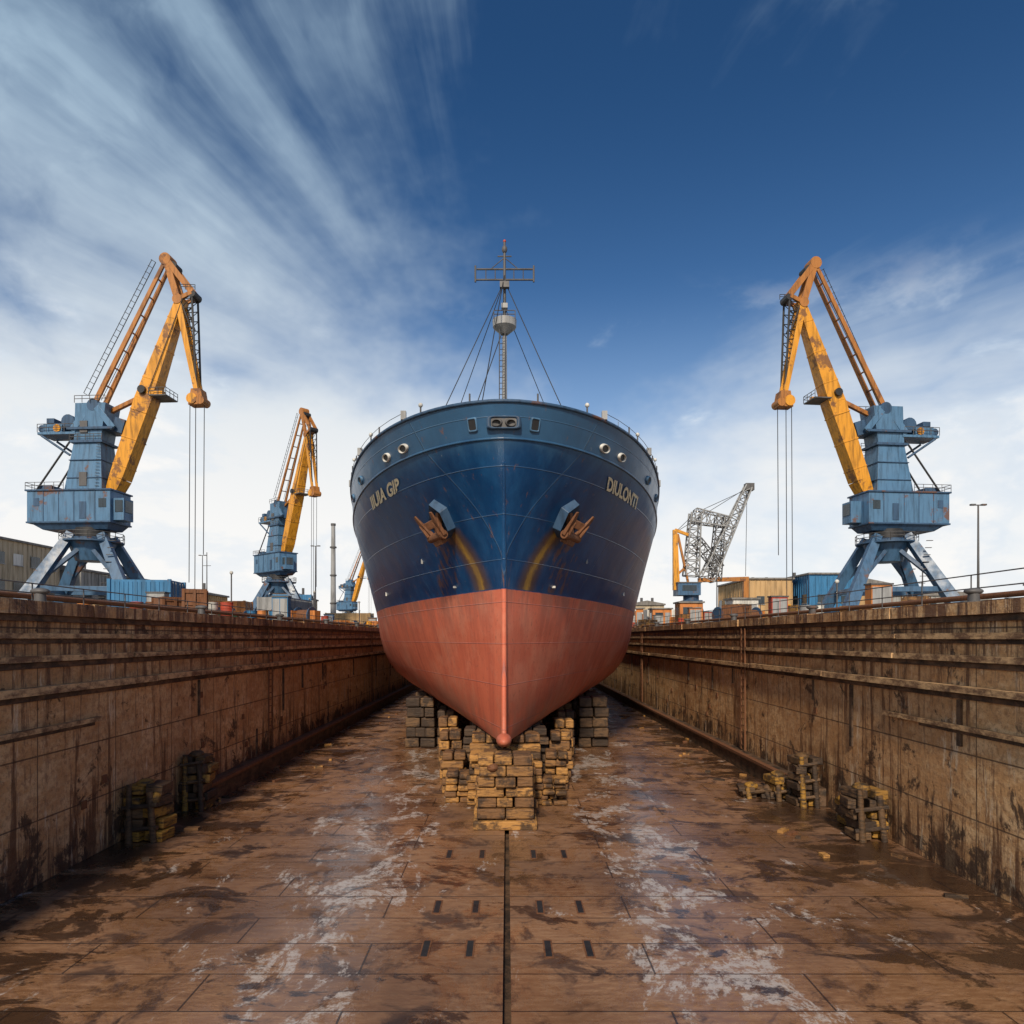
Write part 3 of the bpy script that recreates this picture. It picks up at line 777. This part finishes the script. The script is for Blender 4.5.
container(-19.5,62,r_(85),'grey'); container(-22,98,0,'tan'); container(-31,100,r_(10),'orange');container(-31,100,r_(10),'blueb',z=2.7)
container(20,86,r_(3),'white'); container(18.5,99,0,'orange'); container(22,95,r_(90),'blueb'); container(33,92,0,'tan'); container(20,112,0,'blueb',12)
container(40,78,r_(5),'blueb'); container(44,82,r_(0),'red'); container(36,86,0,'orange'); container(52,66,r_(20),'grey')
container(-46,72,r_(0),'orange'); container(-42,78,0,'white'); container(-48,88,0,'tan')

def drum(x,y,k,rz=0):
    p=MB(); p.tube((0,0,0),(0,0,.88),.29,k,n=16)
    for zz in(.02,.3,.58,.86): p.tube((0,0,zz-.015),(0,0,zz+.015),.305,k,n=16)
    p.obj('oil_drum',None,(x,y,G))
def bollard(x,y):
    p=MB(); p.tube((0,0,0),(0,0,.08),.3,'dgrey',n=14);p.tube((0,0,.08),(0,0,.3),.14,'dgrey',.13,n=14);p.ball((0,0,.34),(.24,.18,.09),'dgrey',14,8)
    p.obj('mooring_bollard',None,(x,y,G+.02))
def crate(x,y,w,h,k,rz):
    p=MB(); p.box(-w/2,w/2,-w/2,w/2,.1,h,k)
    for s_ in(-1,1):
        for zz in(.12,h-.12,h/2): p.box(-w/2-.03,w/2+.03,*sorted((s_*(w/2+.002),s_*(w/2+.05))),zz-.06,zz+.06,k)
        for xx in(-w/2,0,w/2): p.box(xx-.06,xx+.06,*sorted((s_*(w/2+.05),s_*(w/2+.08))),.0,h,k)
        p.box(-w/2,w/2,s_*w*.35-.06,s_*w*.35+.06,0,.1,k)
    p.obj('wooden_crate',None,(x,y,G),rz)
def cabinet(x,y,k):
    p=MB(); p.box(-.5,.5,-.3,.3,.1,1.7,k); p.box(-.55,.55,-.35,.35,1.7,1.78,'dgrey'); p.box(-.45,-.02,-.32,-.3,.2,1.6,'grey');p.box(.02,.45,-.32,-.3,.2,1.6,'grey');p.box(-.45,.45,-.25,.25,0,.1,'dgrey')
    p.obj('electrical_cabinet',None,(x,y,G))
def winch(x,y,s_):
    p=MB(); p.box(-.9,.9,-.6,.6,0,.2,'dgrey'); p.tube((-.6,0,.75),(.5,0,.75),.42,'rust',n=16)
    for q in(-.62,.52): p.tube((q-.04,0,.75),(q+.04,0,.75),.62,'cblue2',n=18)
    p.box(.6,1.0,-.35,.35,.2,1.1,'orange'); p.obj('mooring_winch',None,(x,y,G),r_(20*s_))
def capbox(x,y,k):
    p=MB(); p.box(-1.1,1.1,-1,1,.15,2.5,k); p.box(-1.25,1.25,-1.15,1.15,2.5,2.65,'roof'); p.box(-.8,.1,-1.03,-1,1.2,2.1,'glass'); p.box(.35,.95,-1.03,-1,.2,2.1,'grey'); p.box(-1,1,-.9,.9,0,.15,'dgrey')
    for s_ in(-1,1): p.box(*sorted((s_*1.1,s_*1.13)),-.5,.5,1.2,2.1,'glass')
    p.obj('dock_cabin',None,(x,y,G))
def postlight(x,y,h):
    p=MB(); p.tube((0,0,0),(0,0,h),.04,'dgrey',n=6); p.ball((0,0,h),.11,'white',8,6); p.box(-.12,.12,-.12,.12,0,.1,'dgrey'); p.obj('quay_marker_light',None,(x,y,G))
cols_=['orange','blueb','yellow','red','green','white','rust','grey','orange','tan']
for s_ in(-1,1):
    for i in range(12): bollard(s_*12.0,18+i*9.5)
    for i in range(64):
        yy=random.uniform(30,120); xx=s_*random.uniform(13.6,21); q=random.random()
        if q<.3: drum(xx,yy,random.choice(cols_)); drum(xx+.7,yy+.1,random.choice(cols_))
        elif q<.58: crate(xx,yy,random.uniform(.8,1.5),random.uniform(.7,1.4),random.choice(['timber','rust','timbery','orange']),random.uniform(0,1))
        elif q<.72: cabinet(xx,yy,random.choice(cols_))
        elif q<.80: winch(xx,max(yy,50),s_)
        elif q<.92: postlight(xx,yy,random.uniform(1.8,3.2))
        elif yy>60: capbox(xx,yy,random.choice(['white','blueb','orange','tan']))
    k=MB(); k.rail([(s_*12.35,16 if s_<0 else 12,G+.03),(s_*12.35,140,G+.03)],.8 if s_>0 else .55,.018,'dgrey',2.2); k.obj('quay_railing')
    k=MB()
    for zz in(.12,.3): k.tube((s_*13.1,14,G+zz),(s_*13.1,140,G+zz),.08,'rust')
    for i in range(30): k.box(s_*13.1-.2,s_*13.1+.2,14+i*4,14.15+i*4,G,G+.2,'dgrey')
    k.obj('service_pipes')
def lamp(x,y,h,heads=2,name='street_lamp'):
    p=MB(); p.tube((0,0,0),(0,0,h),.09,'dgrey',.05,n=8); p.box(-.25,.25,-.25,.25,0,.15,'conc')
    p.tube((-.35,0,h),(.35,0,h),.04,'dgrey',n=6)
    for q in(-.35,.35): p.rbox((q,0,h+.02),(.3,.2,.1),'dgrey')
    p.obj(name,None,(x,y,G))
lamp(30.3,45,7.7); lamp(24,80,8); lamp(-20.5,75,9); lamp(-40,92,10); lamp(38,64,6); lamp(52,90,8);lamp(-17,105,8);lamp(21,118,9)
p=MB(); p.tube((0,0,0),(0,0,15.2),.42,'grey',.28,n=14); p.tube((0,0,15.2),(0,0,15.5),.35,'dgrey',n=14)
for zz in(4,8,12): p.tube((0,0,zz),(0,0,zz+.2),.47,'dgrey',n=14)
p.obj('vent_stack',None,(-24.8,100,G))
p=MB(); p.tube((0,0,0),(0,0,12),.12,'dgrey',.06); p.tube((-.6,0,10),(.6,0,10),.04,'dgrey'); p.obj('antenna_mast',None,(-45,105,G))

# ------------------------------------------------------------------ world
SE,SR=36,188
w=bpy.data.worlds.new('World');S.world=w;w.use_nodes=True
t=NT(w.node_tree);bg=w.node_tree.nodes['Background']
sky=t.node('ShaderNodeTexSky',sky_type='NISHITA');sky.sun_disc=False
sky.sun_elevation=r_(SE);sky.sun_rotation=r_(SR);sky.air_density=1.0;sky.dust_density=.6;sky.ozone_density=2.5
dv=t.node('ShaderNodeTexCoord').outputs['Generated']
x,y,z=t.sep(dv)
el=r_(15)
f_=t.m('ADD',t.m('MULTIPLY',y,math.cos(el)),t.m('MULTIPLY',z,math.sin(el)))
u_=t.m('ADD',t.m('MULTIPLY',y,-math.sin(el)),t.m('MULTIPLY',z,math.cos(el)))
rad=t.m('SQRT',t.m('ADD',t.m('MULTIPLY',x,x),t.m('MULTIPLY',u_,u_)))
rs=t.m('MAXIMUM',rad,.02)
px=t.m('DIVIDE',x,rs);pu=t.m('DIVIDE',u_,rs)
warp=t.noise(dv,2.4,3,.5)
rw=t.m('ADD',t.m('MULTIPLY',rad,1.7),t.m('MULTIPLY',warp,1.9))
pv=t.comb(t.m('MULTIPLY',px,1.8),t.m('MULTIPLY',pu,1.8),rw)
s1=t.noise(pv,1.5,6,.55,.2)
s2=t.noise(t.comb(t.m('MULTIPLY',px,6),t.m('MULTIPLY',pu,6),t.m('MULTIPLY',rw,1.8)),1.3,5,.55,.3)
soft=t.noise(t.vscale(dv,(1,1,1.5),(.6,0,.2)),1.9,6,.58)
strk=t.m('ADD',t.m('MULTIPLY',s1,.60),t.m('MULTIPLY',s2,.40))
k_=t.ramp(rad,.15,.55)
stv=t.m('ADD',t.m('MULTIPLY',soft,.36),t.m('MULTIPLY',t.m('ADD',t.m('MULTIPLY',strk,k_),t.m('MULTIPLY',soft,t.m('SUBTRACT',1.0,k_))),.64))
cov=t.m('ADD',t.ramp(z,.08,.60,.25,-.015),t.m('MULTIPLY',x,-.13))
cir=t.ramp(t.m('ADD',stv,cov),.42,.74,0,.95)
cum=t.noise(t.vscale(dv,(1,1,1.9),(.3,0,.15)),4.0,6,.6,.2)
cumb=t.m('MULTIPLY',t.ramp(z,.0,.12,.7,1),t.ramp(z,.30,.46,1,0))
cm=t.m('MULTIPLY',t.ramp(cum,.50,.62),cumb)
tint=t.mix(t.ramp(z,.2,.66),(.66,.92,1.12),(.24,.50,.72))
base=t.mix(1.0,sky.outputs[0],tint,'MULTIPLY')
grad=t.mix(t.ramp(z,.0,.46,.8,0),base,(6.2,7.6,9.0))
ccol=t.mix(t.ramp(z,.08,.64),(9.9,9.7,9.4),(4.4,6.0,7.4))
c=t.mix(cir,grad,ccol)
c=t.mix(t.m('MULTIPLY',cm,.65),c,t.mix(t.ramp(cum,.52,.70),(6.6,7.7,8.9),(10.2,9.9,9.5)))
t.put(bg.inputs[0],c);bg.inputs[1].default_value=.1

sun=bpy.data.lights.new('sun','SUN');sun.energy=4.2;sun.angle=r_(5);sun.color=(1,.84,.64)
so=bpy.data.objects.new('sun',sun);C.objects.link(so)
dirv=Vector((math.sin(r_(SR))*math.cos(r_(SE)),math.cos(r_(SR))*math.cos(r_(SE)),math.sin(r_(SE))))
so.rotation_euler=dirv.to_track_quat('Z','Y').to_euler()

cam=bpy.data.cameras.new('camera');co=bpy.data.objects.new('camera',cam);C.objects.link(co)
co.location=(0,0,6);co.rotation_euler=(r_(90),0,0)
cam.sensor_width=36;cam.lens=24.61;cam.shift_x=.005;cam.shift_y=.123;cam.clip_end=8000
S.camera=co
